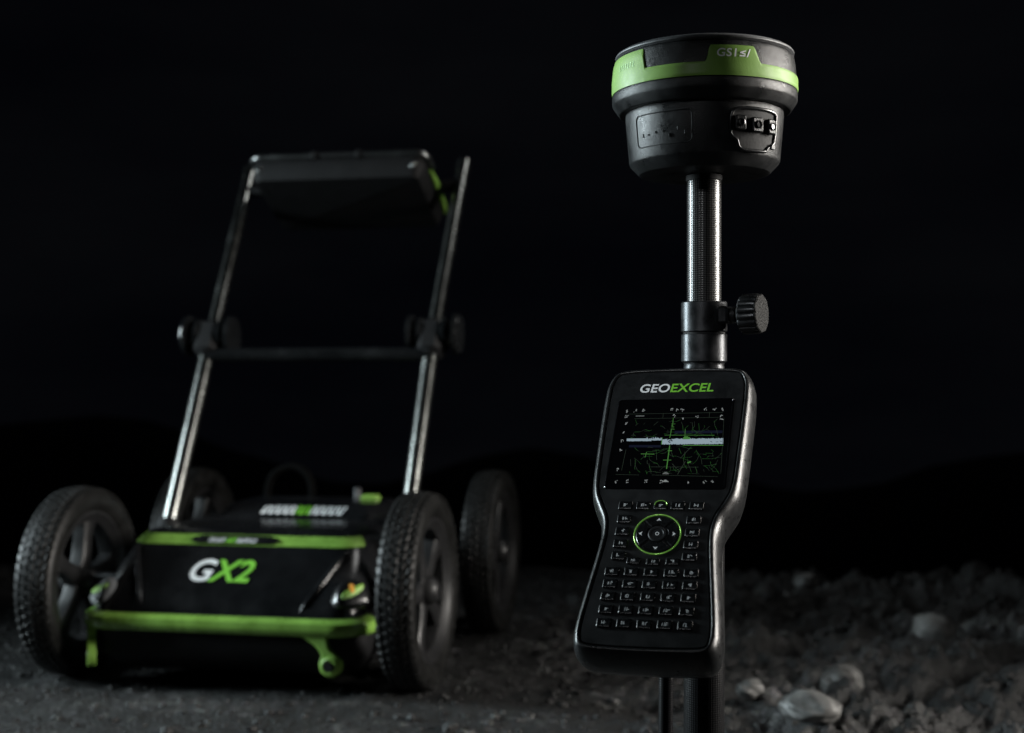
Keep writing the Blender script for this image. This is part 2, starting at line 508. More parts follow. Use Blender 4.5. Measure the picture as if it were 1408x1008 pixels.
# knob: axis to the right and a little towards the camera
kd = Vector((math.cos(R(31)), -math.sin(R(31)), 0.02)).normalized()
kb = Vector((0, 0, plocal(.0612)))
kq = kd.to_track_quat('Z', 'Y').to_matrix().to_4x4()
def kmat(s): return Matrix.Translation(kb + kd * s) @ kq
mk('clamp_ear', *xf(box(0, 0, .004, .021, .016, .012, .002), kmat(.0175)), 'anod', clamp)
mk('stem', *xf(lathe([(.0052, 0), (.0052, .004), (.0078, .005), (.0078, .0085), (.005, .009), (.005, .014)], 24), kmat(.024)), 'anod', clamp)
def flute(r, d, z, n=96, teeth=16):
    out = []
    for i in range(n):
        a = 2 * PI * i / n
        k = abs(math.sin(a * teeth / 2)) ** 0.6
        rr = r - d * (1 - k); out.append((rr * math.cos(a), rr * math.sin(a), z))
    return out
kn = loft([flute(.0100, 0, 0), flute(.0160, .001, .0008), flute(.0190, .0022, .003), flute(.0190, .0022, .0165), flute(.0180, .0012, .019)], True, False)
knob = mk('knob', *xf(kn, kmat(.037)), 'anod', clamp, angle=25)
dec = []
for i in range(10):
    a = 2 * PI * i / 10 + .2; dec.append((.0184 * math.cos(a), .0184 * math.sin(a)))
dec = np.array(dec)
pl_ = loft([[(x, y, .0185) for x, y in dec], [(x, y, .0198) for x, y in dec], [(x * .95, y * .95, .0206) for x, y in dec]])
mk('knob_face', *xf(pl_, kmat(.037)), mat('knob_cap', (0.008, 0.008, 0.008), 0.45, spec=0.06, nscale=300, nvar=0.6, bump=0.8, bscale=500), clamp, angle=25)
# slim support leg and its bracket on the lower tube
lx, ly = -0.0405, -0.045
leg = mk('support_leg', *tube([(lx - .003, ly, 0.0), (lx, ly, plocal(-.20)), (lx + .001, ly, plocal(-.17))], [.0068, .0068, .006], 20), 'carbon_dark', pole)
mk('leg_bracket', *tube([(lx + .001, ly, plocal(-.178)), (-.016, -.014, plocal(-.178)), (-.006, -.004, plocal(-.178))], .006, 12), 'anod', pole)
mk('leg_foot', *xf(lathe([(.002, -.012), (.0085, .0), (.0085, .03), (.0068, .034)], 20), Matrix.Translation((lx - .003, ly, 0))), 'matte', pole)

# ------------------------------------------------------------------ GNSS receiver
rec = thing('satellite_receiver', 'round black satellite receiver with lime green band screwed on top of the survey pole', 'receiver', (PX, PY, zr(.1905)))
rz = lambda z: z - .1905
mk('mount_collar', *lathe([(.0163, rz(.1885)), (.0170, rz(.1890)), (.0172, rz(.1938)), (.0165, rz(.1939))], 48), 'matte', rec)
base_prof = [(.015, .1945), (.030, .1940), (.0585, .1937), (.0612, .1946), (.0695, .2035), (.0704, .2056), (.0740, .2470), (.0738, .2510), (.07, .2512)]
mk('lower_housing', *lathe([(r, rz(z)) for r, z in base_prof], 128), 'plastic', rec, angle=22)
mk('skirt_ring', *lathe([(r, rz(z)) for r, z in [(.0700, .2513), (.0795, .2513), (.0806, .2520), (.0858, .2595), (.0864, .2612), (.0866, .2672), (.0862, .2686), (.0845, .2690), (.07, .2690)]], 128), 'plastic', rec, angle=22)
def rs(z): return np.interp(z, [.269, .282, .294, .3005, .3025], [.0858, .0856, .0845, .0832, .0822])
mk('side_panel', *lathe([(.06, rz(.2691))] + [(float(rs(z)), rz(z)) for z in (.2691, .275, .282, .288, .294, .298, .3005, .3018)] + [(.0812, rz(.3025)), (.07, rz(.3026))], 160), 'plastic', rec)
mk('top_cap', *lathe([(r, rz(z)) for r, z in [(.07, .3027), (.0815, .3027), (.0822, .3034), (.0833, .3042), (.0835, .3052), (.0828, .3064), (.0800, .3080), (.070, .3105), (.045, .3135), (.02, .3146), (.0001, .3149)]], 160), 'cap', rec)
# green band as a shell wrapped round the cap with a raised badge tab
def top_h(a):                                  # a: degrees, 0 faces -Y, positive to +X
    base_ = .2815
    t = float(sst(-8.2, -4.2, a) * (1 - sst(22.0, 27.5, a))) * .0150
    l = float(1 - sst(-49, -45.5, a)) if -120 < a else 0
    bk = float(sst(150, 156, abs(a)))
    return base_ + max(t, .0185 * max(0, l) * float(sst(-122, -118, a)), .0)
nA = 720; bands = []
for i in range(nA):
    a = -180 + 360 * i / nA
    th = top_h(a); zs = np.linspace(.2694, th, 9)
    col = []
    ca, sa = math.sin(R(a)), -math.cos(R(a))
    col.append((rs(.2694) * ca * .995, rs(.2694) * sa * .995, rz(.2694)))
    for j, z in enumerate(zs):
        e = .0013 - (.0005 if j in (0, 8) else 0)
        rr = float(rs(z)) + e
        col.append((rr * ca, rr * sa, rz(z)))
    rr = float(rs(th)) - .001
    col.append((rr * ca, rr * sa, rz(th + .0004)))
    bands.append(col)
v, f = loft(bands + [bands[0]], False, False, closed=False)
f = [tuple(reversed(t)) for t in f]
mk('green_band', v, f, 'green', rec, angle=30)
def wrap(vf, a0, z0, rfun, off):
    v, f = vf; out = []
    for x, y, z in v:
        zz = z0 + y; rr = float(rfun(zz)) + off + z
        a = R(a0) + x / float(rfun(z0)); out.append((rr * math.sin(a), -rr * math.cos(a), rz(zz)))
    return out, f
bt = fit_text(text_vf('GS1\u2264/', 1, .12, .018, 1.0, 1.08), -.0155, .0155, 0, .0075)
mk('badge_lettering', *wrap(bt, 9.6, .2857, rs, .0016), 'white', rec, smooth=False)
# faint marks pressed into the left green end panel
mb = MB(); rnd = random.Random(4)
for k in range(7):
    x = -.012 + k * .0038
    mb.add(*quad((x, 0), (x + .0002, .005), .0008, 0)); mb.add(*quad((x - .0012, .0005 + .004 * (k % 2)), (x + .0012, .0005 + .004 * (k % 2)), .0006, 0.00002))
mk('side_marks', *wrap((mb.v, mb.f), -63, .2855, rs, .0016), mat('pale_green_print', (.24, .5, .12), .5), rec, smooth=False)
rb = lambda z: np.interp(z, [.206, .212, .244, .2505], [.0702, .0712, .0742, .0742])
def frame_path(hw, hh, r, z0, a0, off, n=6, pts=None):
    o_ = rrect(hw, hh, r, n) if pts is None else pts
    dense = []
    for i in range(len(o_)):
        a, b = o_[i], o_[(i + 1) % len(o_)]
        m_ = max(1, int(np.linalg.norm(b - a) / .004))
        dense += [a + (b - a) * k / m_ for k in range(m_)]
    out = []
    for x, y in dense:
        z = z0 + y; rr = float(rb(z)) + off; a = R(a0) + x / .073
        out.append((rr * math.sin(a), -rr * math.cos(a), rz(z)))
    return out
mk('battery_door_rim', *tube(frame_path(.031, .0145, .005, .2285, -41, .0000), .00045, 8, True), 'matte', rec)
mb = MB(); rnd = random.Random(9)
for k in range(9):
    a = R(-58 + k * 6.2 + rnd.uniform(-1, 1)); z = .2225 + rnd.uniform(-.002, .006) * (1 if k % 3 else 2)
    rr = float(rb(z)) + .0002
    mb.add(*xf(box(0, 0, 0, rnd.uniform(.0008, .002), .0008, rnd.uniform(.001, .004), .0002), Matrix.Translation((rr * math.sin(a), -rr * math.cos(a), rz(z))) @ Matrix.Rotation(a, 4, 'Z')))
mb.build('door_embossing', 'plastic', rec)
PA = 28.5
pts = np.array([(-.0235, -.006), (-.018, -.011), (-.016, -.0165), (-.010, -.0195), (.012, -.0195), (.016, -.0165), (.0235, -.012), (.0255, -.008), (.0255, .010), (.020, .0165), (-.016, .0165), (-.0235, .010)])
mk('port_surround', *tube(frame_path(0, 0, 0, .2262, PA, .0030, pts=catmull(pts, 4)), .0017, 10, True), 'gloss', rec)
# dark port plate, slightly proud, with a brow and three plugs
pv_ = [[], []]
ol = catmull(pts, 4)
lay = []
for d, off in ((0.0, -.0005), (.0, .0030)):
    row = []
    for x, y in inset(ol, d):
        z = .2262 + y; rr = float(rb(z)) + off; a = R(PA) + x / .073; row.append((rr * math.sin(a), -rr * math.cos(a), rz(z)))
    lay.append(row)
cen = (.0765 * math.sin(R(PA)), -.0765 * math.cos(R(PA)), rz(.2262))
n_ = len(lay[0]); v = lay[0] + lay[1] + [cen]
f = [(i, (i + 1) % n_, n_ + (i + 1) % n_, n_ + i) for i in range(n_)] + [(n_ + i, n_ + (i + 1) % n_, 2 * n_) for i in range(n_)]
plate_o = mk('port_plate', v, f, 'matte', rec)
for k, da in enumerate((-12.5, 0.5, 13.0)):
    a = R(PA + da)
    mt = Matrix.Translation((.0758 * math.sin(a), -.0758 * math.cos(a), rz(.2288 + (.0 if k else .001)))) @ Matrix.Rotation(a, 4, 'Z') @ Matrix.Rotation(R(90), 4, 'X')
    hw = .0062 if k == 1 else .0052
    mk('port_plug', *xf(plate(rrect(hw, .0068, .0022), [(0, 0), (0, .003), (.0012, .0042)]), mt), 'plastic', plate_o)
    mk('plug_socket', *xf(lathe([(.0036, .004), (.0036, .0052), (.0028, .0056), (.0022, .0048)], 24), mt), 'gloss', plate_o)
mk('port_latch', *xf(box(0, 0, 0, .006, .003, .005, .0008), Matrix.Translation((.0755 * math.sin(R(PA + 17)), -.0755 * math.cos(R(PA + 17)), rz(.2115))) @ Matrix.Rotation(R(PA + 17), 4, 'Z')), 'cap', plate_o)

# ------------------------------------------------------------------ handheld controller
A, B, C_ = R(18.87), R(40.0), R(1.53)
u0 = Vector((math.cos(A), -math.sin(A), 0)); n0 = Vector((-math.sin(A), -math.cos(A), 0)); z0 = Vector((0, 0, 1))
v0 = math.cos(B) * z0 - math.sin(B) * n0; nn = math.cos(B) * n0 + math.sin(B) * z0
uu = math.cos(C_) * u0 + math.sin(C_) * v0; vv = -math.sin(C_) * u0 + math.cos(C_) * v0
P0 = Vector(((921 - 704) / 1819 * 1.15, 1.15, EYE - (612 - 524) / 1819 * 1.15))
OFF = Vector((0, .203, .038))                  # the empty sits at the foot of the case
ctl = thing('handheld_controller', 'rugged black handheld controller with lit map screen and keypad mounted on the survey pole', 'controller')
rotm = Matrix((uu, vv, nn)).transposed()
ctl.matrix_world = Matrix.Translation(P0 - rotm @ OFF) @ rotm.to_4x4()
mmv = lambda vf: ([(x / 1000, y / 1000, z / 1000) for x, y, z in vf[0]], vf[1])
def cp(name, vf, m, parent=None, **k):
    o = mk(name, *mmv(vf), m, parent or ctl, **k)
    if parent is None: o.location = OFF
    return o
half = [(0, 92.5), (30, 92), (51, 90.5), (61.5, 85.5), (67.2, 73), (68.5, 55), (68, 20), (67, -15), (66, -38), (63.5, -53), (58, -66), (53, -77), (51, -90), (51.8, -105), (54, -125), (57, -150), (59.6, -174), (59.8, -188), (56.5, -199), (47, -204.5), (25, -206), (0, -206.3)]
ctrl = [(-x, y) for x, y in half[1:-1]][::1]
outl = [half[0]] + ctrl + [half[-1]] + list(reversed([(x, y) for x, y in half[1:-1]]))
OUT = catmull(outl, 5)                         # ccw: top, left side down, bottom, right side up
hp = [(16, -44), (9, -43), (4, -39), (1.2, -30), (0, -20), (.4, -13), (1.4, -7.5), (2.8, -3.2), (4.6, -.4), (6.2, .8), (7.4, .6), (8.0, -.4), (8.2, -2.0), (8.6, -2.2)]
cp('housing', plate(OUT, hp), 'rubber_rail', angle=50)
cp('faceplate', plate(OUT, [(8.7, -2.4), (8.7, -.4), (9.2, .3), (10.2, .35)]), 'face', angle=25)
# screen
scr = cp('screen', plate(rrect(51.6, 48.8, 2.5, 5, 0, 2), [(-.8, .3), (0, .9), (.7, 1.0), (1.0, .75)]), 'glass', angle=20)
scr_frame = [(-52.6, .4), ]
def Z4(x, y):
    xl = 66 - (y - 55) * .1385
    return (-52.2 + 103.8 * (x - xl) / 1210, 50.6 - 97.3 * (y - 40) / 905)
def strokes(name, segs, m, z=.86, parent=None):
    mb_ = MB()
    for i, (p, q, w_) in enumerate(segs): mb_.add(*quad(p, q, w_, z + i * 1e-5))
    o = mk(name, *mmv((mb_.v, mb_.f)), m, parent or scr, smooth=False)
    o['kind'] = 'stuff'
    return o
rnd = random.Random(21)
S = []
for x in np.arange(532, 1155, 8.0):            # thick pale radar band
    yb, yt = 508 + rnd.uniform(-3, 4), 452 + rnd.uniform(-4, 4) + (5 if x < 640 else 0)
    S.append((Z4(x + 4, yt), Z4(x + 4 - 4, yb), .78))
for x in np.arange(166, 530, 8.0):
    k = 0 if x < 360 else rnd.uniform(-12, 8)
    S.append((Z4(x + 4, 447 + k), Z4(x + 3, (474 if x < 420 else 468) + rnd.uniform(-2, 2)), .74))
strokes('radar_band', S, 'px_band', .80)
S = [(Z4(585, 465), Z4(612, 450), .9), (Z4(618, 452), Z4(640, 480), .9), (Z4(596, 480), Z4(618, 492), .9), (Z4(604, 470), Z4(622, 474), .8),
     (Z4(1025, 480), Z4(1045, 492), .5), (Z4(1080, 490), Z4(1105, 486), .5), (Z4(1120, 478), Z4(1140, 484), .5)]
strokes('band_symbol', S, 'glass', .93)
S = [(Z4(535, 440), Z4(528, 510), .7), (Z4(750, 450), Z4(820, 448), 2.2), (Z4(760, 435), Z4(800, 432), .9), (Z4(745, 520), Z4(1155, 522), .7), (Z4(560, 415), Z4(1070, 420), .35), (Z4(772, 352), Z4(768, 440), .4),
     (Z4(650, 235), Z4(640, 330), .4), (Z4(632, 350), Z4(612, 445), .45), (Z4(612, 520), Z4(580, 755), .75), (Z4(545, 668), Z4(628, 668), .5), (Z4(590, 574), Z4(635, 574), .6), (Z4(316, 605), Z4(455, 608), .55), (Z4(375, 585), Z4(360, 640), .45), (Z4(790, 695), Z4(825, 685), 1.4)]
for k in range(5): S.append((Z4(628, 300 + k * 14), Z4(645 + rnd.uniform(0, 25), 300 + k * 14), .35))
strokes('survey_lines', S, 'px_bright', .90)
S = []
for k in range(110):
    x, y = rnd.uniform(190, 1130), rnd.choice([rnd.uniform(250, 440), rnd.uniform(525, 800), rnd.uniform(525, 800)])
    a = rnd.choice([0, 0, .05, 1.2, .8, -.7, 1.5])
    for j in range(rnd.randint(1, 4)):
        l = rnd.uniform(18, 75); x2, y2 = x + l * math.cos(a), y + l * math.sin(a)
        if not (185 < x2 < 1145 and (240 < y2 < 440 or 525 < y2 < 815)): break
        S.append((Z4(x, y), Z4(x2, y2), rnd.uniform(.18, .34))); x, y = x2, y2; a += rnd.choice([-.8, -.4, 0, .3, .7])
strokes('road_lines', S[::2], 'px_green', .83)
S2 = S[1::2] + [(Z4(180, 190), Z4(1160, 186), .3), (Z4(240, 240), Z4(1120, 236), .28), (Z4(160, 560), Z4(120, 770), .3), (Z4(1170, 240), Z4(1120, 800), .25), (Z4(420, 735), Z4(900, 738), .35), (Z4(430, 815), Z4(1090, 830), .28), (Z4(60, 810), Z4(300, 815), .25), (Z4(1025, 180), Z4(1020, 235), .3), (Z4(545, 185), Z4(540, 235), .3), (Z4(830, 535), Z4(720, 650), .45), (Z4(770, 680), Z4(690, 810), .5)]
strokes('grid_lines', S2, 'px_dim', .82)
strokes('blue_tint', [(Z4(660, 385), Z4(1150, 385), 3.0), (Z4(190, 525), Z4(520, 528), 2.6)], 'px_blue', .78)
S = []
def icon(x, y, w_=34, h_=26, n=5):
    for k in range(n):
        x1, y1 = x + rnd.uniform(-w_ / 2, w_ / 2), y + rnd.uniform(-h_ / 2, h_ / 2)
        if rnd.random() < .5: S.append((Z4(x1, y1), Z4(x1 + rnd.uniform(6, 14), y1 + rnd.uniform(-3, 3)), rnd.uniform(.4, .9)))
        else: S.append((Z4(x1, y1), Z4(x1 - 3, y1 + rnd.uniform(8, 15)), rnd.uniform(.35, .7)))
for x in (165, 248, 332): icon(x, 152)
for x in (628, 685, 740): icon(x, 150, 24)
for x in (988, 1072, 1160): icon(x, 146, 34, 18)
for x, y in ((655, 212), (895, 228), (1140, 214), (1145, 252), (740, 248), (155, 215), (150, 288), (130, 386), (120, 465), (103, 558), (78, 755)): icon(x, y, 26, 22, 5)
for x in (68, 180, 365, 520, 795, 958, 1030): icon(x, 876, 26, 26, 5)
for k in range(3): S.append((Z4(538 + k * 10, 880 - k * 7), Z4(600 - k * 10, 880 - k * 7), .7))
for k in range(3): S.append((Z4(540 + k * 9, 804 - k * 8), Z4(604 - k * 9, 804 - k * 8), .35))
S.append((Z4(255, 212), Z4(345, 212), .5))
strokes('screen_icons', S, 'px_white', .88)
# brand lettering
bt = text_vf('GEOEXCEL', 1, .14, .02, 1.35, 1.02)
a_ = np.array(bt[0]); split = None
full = fit_text(bt, -34, 32.8, 59.2, 69.2)
def letters(vf, lo, hi):
    # pick letters lo..hi-1 (joined faces, ordered from left to right) out of a line of text
    v, f = vf
    par = list(range(len(v)))
    def root(i):
        while par[i] != i: par[i] = par[par[i]]; i = par[i]
        return i
    for t in f:
        for i in t[1:]: par[root(i)] = root(t[0])
    grp = {}
    for t in f: grp.setdefault(root(t[0]), []).append(t)
    order = sorted(grp, key=lambda g_: min(v[i][0] for t in grp[g_] for i in t))[lo:hi]
    fs = [t for g_ in order for t in grp[g_]]
    ids = sorted({i for t in fs for i in t}); mp_ = {i: k for k, i in enumerate(ids)}
    return [v[i] for i in ids], [tuple(mp_[i] for i in t) for t in fs]
def sub(vf, lo, hi):
    v, f = letters(vf, lo, hi)
    return [(x, y, .55) for x, y, z in v], f
cp('white_lettering', sub(full, 0, 3), 'white', smooth=False)
cp('green_lettering', sub(full, 3, 99), 'green_print', smooth=False)
# keys
KM = None
def legend(seed):
    r_ = random.Random(seed); mb_ = MB()
    for k in range(5):
        x, y = r_.uniform(-1.9, 1.5), r_.uniform(-1.3, 1.3)
        if k % 2: mb_.add(*quad((x, y), (x + r_.uniform(.8, 1.8), y + r_.uniform(-.4, .4)), .55, k * .001))
        else: mb_.add(*quad((x, -1.5), (x + .2, r_.uniform(.6, 1.6)), .5, k * .001))
    return mmv((mb_.v, mb_.f))
kprof = [(-.3, .2), (0, .9), (.25, 1.35), (.7, 1.7), (1.2, 1.8), (1.8, 1.78)]
kv = plate(rrect(6.1, 4.3, 1.5, 4), kprof)
key_pos = [(x, -64.5) for x in (-30.5, -15.2, -.3, 14, 29.8)]
key_pos += [(-29.8, y) for y in (-78.3, -90.6, -102.8, -114.6)] + [(28.8, y) for y in (-78.6, -91.2, -103, -114.6)]
key_pos += [(-16.8, -119.2), (-.4, -120), (15.6, -119.4)]
for y in (-129.9, -141.4, -153.1, -165.2, -177.6): key_pos += [(x, y) for x in (-33.3, -17.1, -.8, 15.6, 31.8)]
KEY = None
for i, (x, y) in enumerate(key_pos):
    if KEY is None:
        KEY = cp('key', kv, 'keycap', angle=40); o = KEY
    else:
        o = KEY.copy(); COL.objects.link(o); o.parent = ctl
    o.location = OFF + Vector((x / 1000, y / 1000, 0))
    if 13 <= i <= 15: o.scale = (.95, .8, 1)
    lg = legend(100 + i)
    lo = mk('legend', lg[0], lg[1], 'grey_print', o, (0, 0, .00184), smooth=False)
    if i == 2:
        arc = [(5.2 * math.cos(R(t)) / 1000, 4.0 * math.sin(R(t)) / 1000 + .0005, .0019) for t in range(-10, 191, 10)]
        mk('power_arc', *tube(arc, .00035, 6), 'ring', o)
# direction pad
cyr = -93.2
ringp = [(19.4 * math.cos(R(t)), cyr + 19.4 * math.sin(R(t)), .9) for t in range(0, 360, 4)]
cp('pad_ring', tube(ringp, .62, 10, True), 'ring')
for k in range(4):
    a0 = 45 + 90 * k
    out_ = [(17.8 * math.cos(R(a)), 17.8 * math.sin(R(a))) for a in np.linspace(a0 + 3, a0 + 87, 16)]
    in_ = [(9.0 * math.cos(R(a)), 9.0 * math.sin(R(a))) for a in np.linspace(a0 + 84, a0 + 6, 12)]
    ol = np.array([(x, y + cyr) for x, y in out_ + in_])
    seg = cp('pad_segment', plate(ol, [(0, .2), (0, 1.3), (.45, 1.7)]), 'keycap', angle=28)
    c = a0 + 45; d = np.array([math.cos(R(c)), math.sin(R(c))]); e = np.array([-d[1], d[0]])
    tip, bl, br = d * 15.6, d * 12.6 + e * 2.0, d * 12.6 - e * 2.0
    tri = [(*(p + np.array([0, cyr])), 1.75) for p in (tip, bl, d * 13.3, br)]
    mk('arrow', *mmv((tri, [(0, 1, 2), (0, 2, 3)])), 'white', seg, smooth=False)
cb = cp('centre_button', xf(lathe([(7.6, .2), (7.6, 1.6), (7.0, 2.1), (5.4, 2.0), (5.0, 1.7), (0, 1.8)], 40), Matrix.Translation((0, cyr, 0))), 'face', angle=25)
mb = MB()
for t in range(6): mb.add(*quad((1.5 * math.cos(t * 1.05), cyr + 1.5 * math.sin(t * 1.05)), (1.5 * math.cos(t * 1.05 + 1), cyr + 1.5 * math.sin(t * 1.05 + 1)), .6, 1.86))
mk('centre_mark', *mmv((mb.v, mb.f)), 'white', cb, smooth=False)
# holder that carries the controller on the pole
Mi = pole.matrix_world.inverted() if False else Matrix.Translation((-PX, -PY, -pz))
hb = ctl.matrix_world @ (OFF + Vector((0.012, .035, -.041)))
hl = Mi @ hb
mk('holder_clamp', *lathe([(.0194, plocal(-.085)), (.026, plocal(-.084)), (.026, plocal(-.052)), (.0194, plocal(-.051))], 40), 'anod', pole)
mk('holder_arm', *tube([(hl.x * .3, hl.y * .3 - .012, plocal(-.068)), (hl.x * .7, hl.y * .7, (plocal(-.068) + hl.z) / 2), (hl.x, hl.y, hl.z)], [.012, .012, .013], 14), 'anod', pole)

# ------------------------------------------------------------------ ground radar cart
YAW = R(-11)
cart = thing('radar_cart', 'black and lime green four wheeled ground radar cart with push handle', 'cart', (-.495, 2.464, 0))
cart.rotation_euler = (0, 0, YAW)
WR = .18
def gz(lx_, ly_):
    c_, s_ = math.cos(YAW), math.sin(YAW)
    return float(height(-.495 + lx_ * c_ - ly_ * s_, 2.464 + lx_ * s_ + ly_ * c_))
def oc(front, back, hw, r, z, n=10, cx=-.004):
    # outline: starts at back right, goes clockwise seen from above so the front middle is contiguous
    o_ = []
    for sx, sy, a0 in ((-1, 1, 90), (-1, -1, 180), (1, -1, 270), (1, 1, 0)):
        yy = back - r if sy > 0 else front + r
        for k in range(n + 1):
            a = R(a0 + 90 * k / n); o_.append((cx + sx * (hw - r) + r * math.cos(a), yy + r * math.sin(a), z))
    return o_
tub = [oc(-.06, .50, .215, .05, .030), oc(-.085, .52, .240, .06, .036), oc(-.115, .535, .258, .06, .065), oc(-.122, .54, .262, .06, .104), oc(-.12, .54, .26, .06, .140)]
mk('lower_tub', *loft(tub), 'matte', cart)
hood_l = [(-.116, .255, .055, .140), (-.112, .254, .055, .152), (-.084, .248, .055, .182), (-.050, .239, .052, .214), (-.018, .229, .05, .243), (-.006, .224, .05, .254), (.006, .217, .048, .264), (.022, .205, .045, .2705)]
hood = mk('hood', *loft([oc(a, .53 - (z - .14) * .3, b, c, z) for a, b, c, z in hood_l] + [oc(.06, .47, .18, .04, .274)]), 'body', cart, angle=50)
# green bumper wraps front and sides
def band(layers, i0_, i1_):
    return loft([l[i0_:i1_] for l in layers], False, False, closed=False)
bl_ = [oc(f_, .52, h_, r_, z) for f_, h_, r_, z in ((-.121, .261, .06, .1085), (-.132, .272, .066, .1095), (-.136, .276, .068, .114), (-.137, .277, .068, .123), (-.135, .275, .068, .132), (-.129, .269, .066, .1365), (-.114, .254, .055, .1405))]
n1_ = 11
def dens(o_, i0_, i1_, ya):                   # open strip: side point, corner, front, corner, side point
    seg = o_[i0_:i1_]
    a, b = seg[0], seg[-1]
    return [(a[0], ya, a[2])] + seg + [(b[0], ya, b[2])]
mk('bumper', *loft([dens(l, n1_, 3 * n1_, l[n1_][1] + .004) for l in bl_], False, False, closed=False), 'green_gloss', cart, angle=40)
tl = [oc(f_, .47, h_, r_, z) for f_, h_, r_, z in ((-.0105, .2265, .05, .2490), (-.0125, .2295, .051, .2503), (-.0060, .2265, .051, .2555), (.0005, .2235, .05, .2605), (.0085, .2165, .047, .2670), (.0105, .2150, .047, .2660))]
mk('top_strip', *loft([dens(l, n1_ + 3, 3 * n1_ - 3, l[n1_ + 3][1] + .0) if False else l[n1_ + 2:3 * n1_ - 2] for l in tl], False, False, closed=False), 'green_gloss', cart, angle=45)
# dark name plate on the strip
npv = []
def on_strip(x, t):                           # t 0..1 up the strip face
    ya, za, yb, zb = -.0125, .2503, .0010, .2608
    return (x, ya + (yb - ya) * t, za + (zb - za) * t)
nd = Vector((0, -.0105, .0135)).normalized()
def strip_quad(x0, x1, t0, t1, sl, off):
    c_ = [on_strip(x0, t0), on_strip(x1, t0), on_strip(x1 + sl, t1), on_strip(x0 + sl, t1)]
    return [tuple(Vector(p) + nd * off) for p in c_], [(0, 1, 2, 3)]
rows_ = []
for (yy_, zz_), xa, xb in (((-.0108, .2520), -.092, .054), ((-.0068, .2560), -.106, .068), ((.0000, .2612), -.104, .066), ((.0052, .2652), -.086, .046)):
    rows_.append([(xa + (xb - xa) * t, yy_ - .0014, zz_ + .0014) for t in np.linspace(0, 1, 9)])
npl = mk('name_plate', *loft(rows_, False, False, closed=False), 'gloss', cart)
mbw, mbg = MB(), MB(); rnd = random.Random(3)
for k in range(17):
    x = -.072 + k * .0056
    (mbg if 6 <= k <= 9 else mbw).add(*strip_quad(x, x + rnd.uniform(.002, .004), .25, .85, .003, .0032))
    if k % 2: (mbg if 6 <= k <= 9 else mbw).add(*strip_quad(x, x + .005, *((.72, .88) if k % 4 == 1 else (.22, .38)), .001, .0034))
for o in (mbw.build('plate_print', 'grey_print', npl, smooth=False), mbg.build('plate_green_print', 'green_print', npl, smooth=False)): o['kind'] = 'stuff'
# glossy ridges that bound the front panel of the hood
for s_ in (-1, 1):
    pr = [(s_ * (.150 + .055 * t) - .004, -.114 + .098 * t - (.004 if 0 < t < 1 else -.003), .146 + .098 * t) for t in (0, .12, .3, .5, .7, .88, 1)]
    mk('hood_ridge', *tube(pr, [.003, .0055, .006, .006, .0055, .005, .003], 12), 'body', cart)
# model lettering on the sloping hood
hs0, hs1 = Vector((0, -.084, .182)), Vector((0, -.018, .243))
hup = (hs1 - hs0).normalized(); hn = Vector((1, 0, 0)).cross(hup)
bt = text_vf('GX2', 1, .22, .022, 1.25, .98)
full = fit_text(bt, -.083, .037, .012, .064)
def onhood(lo, hi):
    v, f = letters(full, lo, hi)
    return [tuple(hs0 + Vector((1, 0, 0)) * x + hup * y + hn * .0022) for x, y, z in v], f
mk('white_lettering', *onhood(0, 1), 'white', cart, smooth=False)
mk('green_lettering', *onhood(1, 99), 'green_print', cart, smooth=False)
# deck: rear electronics case with sloped front carrying the brand strip
case = mk('deck_case', *loft([oc(.245, .48, .165, .02, .268), oc(.250, .48, .165, .02, .2735), oc(.296, .475, .158, .02, .2965), oc(.315, .47, .15, .02, .2995)]), 'body', cart, angle=35)
mbw, mbg = MB(), MB()
for k in range(22):
    x = -.078 + k * .0082; tgt = mbg if 9 <= k <= 12 else mbw
    def cq(x0, x1, t0, t1, sl):
        p = lambda x_, t: (x_, .2515 + .0430 * t, .2742 + .0215 * t)
        nrm = Vector((0, -.0230, .0460)).normalized() * .0012
        return [tuple(Vector(p(*c_)) + nrm) for c_ in ((x0, t0), (x1, t0), (x1 + sl, t1), (x0 + sl, t1))], [(0, 1, 2, 3)]
    tgt.add(*cq(x, x + .003, .30, .92, .003)); tgt.add(*cq(x + .002, x + .0065, *((.74, .94) if k % 2 else (.28, .48)), .001))
for o in (mbw.build('case_print', 'white', case, smooth=False), mbg.build('case_green_print', 'green_print', case, smooth=False)): o['kind'] = 'stuff'
mk('green_latch', *box(.118, .40, .304, .040, .03, .016, .005), 'green', cart)
mk('green_trim', *box(.205, .42, .272, .03, .02, .010, .003), 'green', cart)
mk('green_trim', *box(-.175, .44, .274, .028, .02, .008, .003), 'green', cart)
mk('carry_handle', *tube(catmull([(-.165, .52, .25), (-.165, .53, .31), (-.150, .535, .345), (-.11, .54, .36), (-.075, .535, .345), (-.06, .53, .31), (-.06, .52, .25)], 5, False), .009, 12), mat('dull_black_strap', (0.002, 0.002, 0.002), 0.8, spec=0.04), cart)
mk('antenna_stub', *xf(lathe([(.012, 0), (.012, .02), (.008, .028), (.008, .045), (.004, .047)], 20), Matrix.Translation((.06, .49, .272))), 'cap', cart)
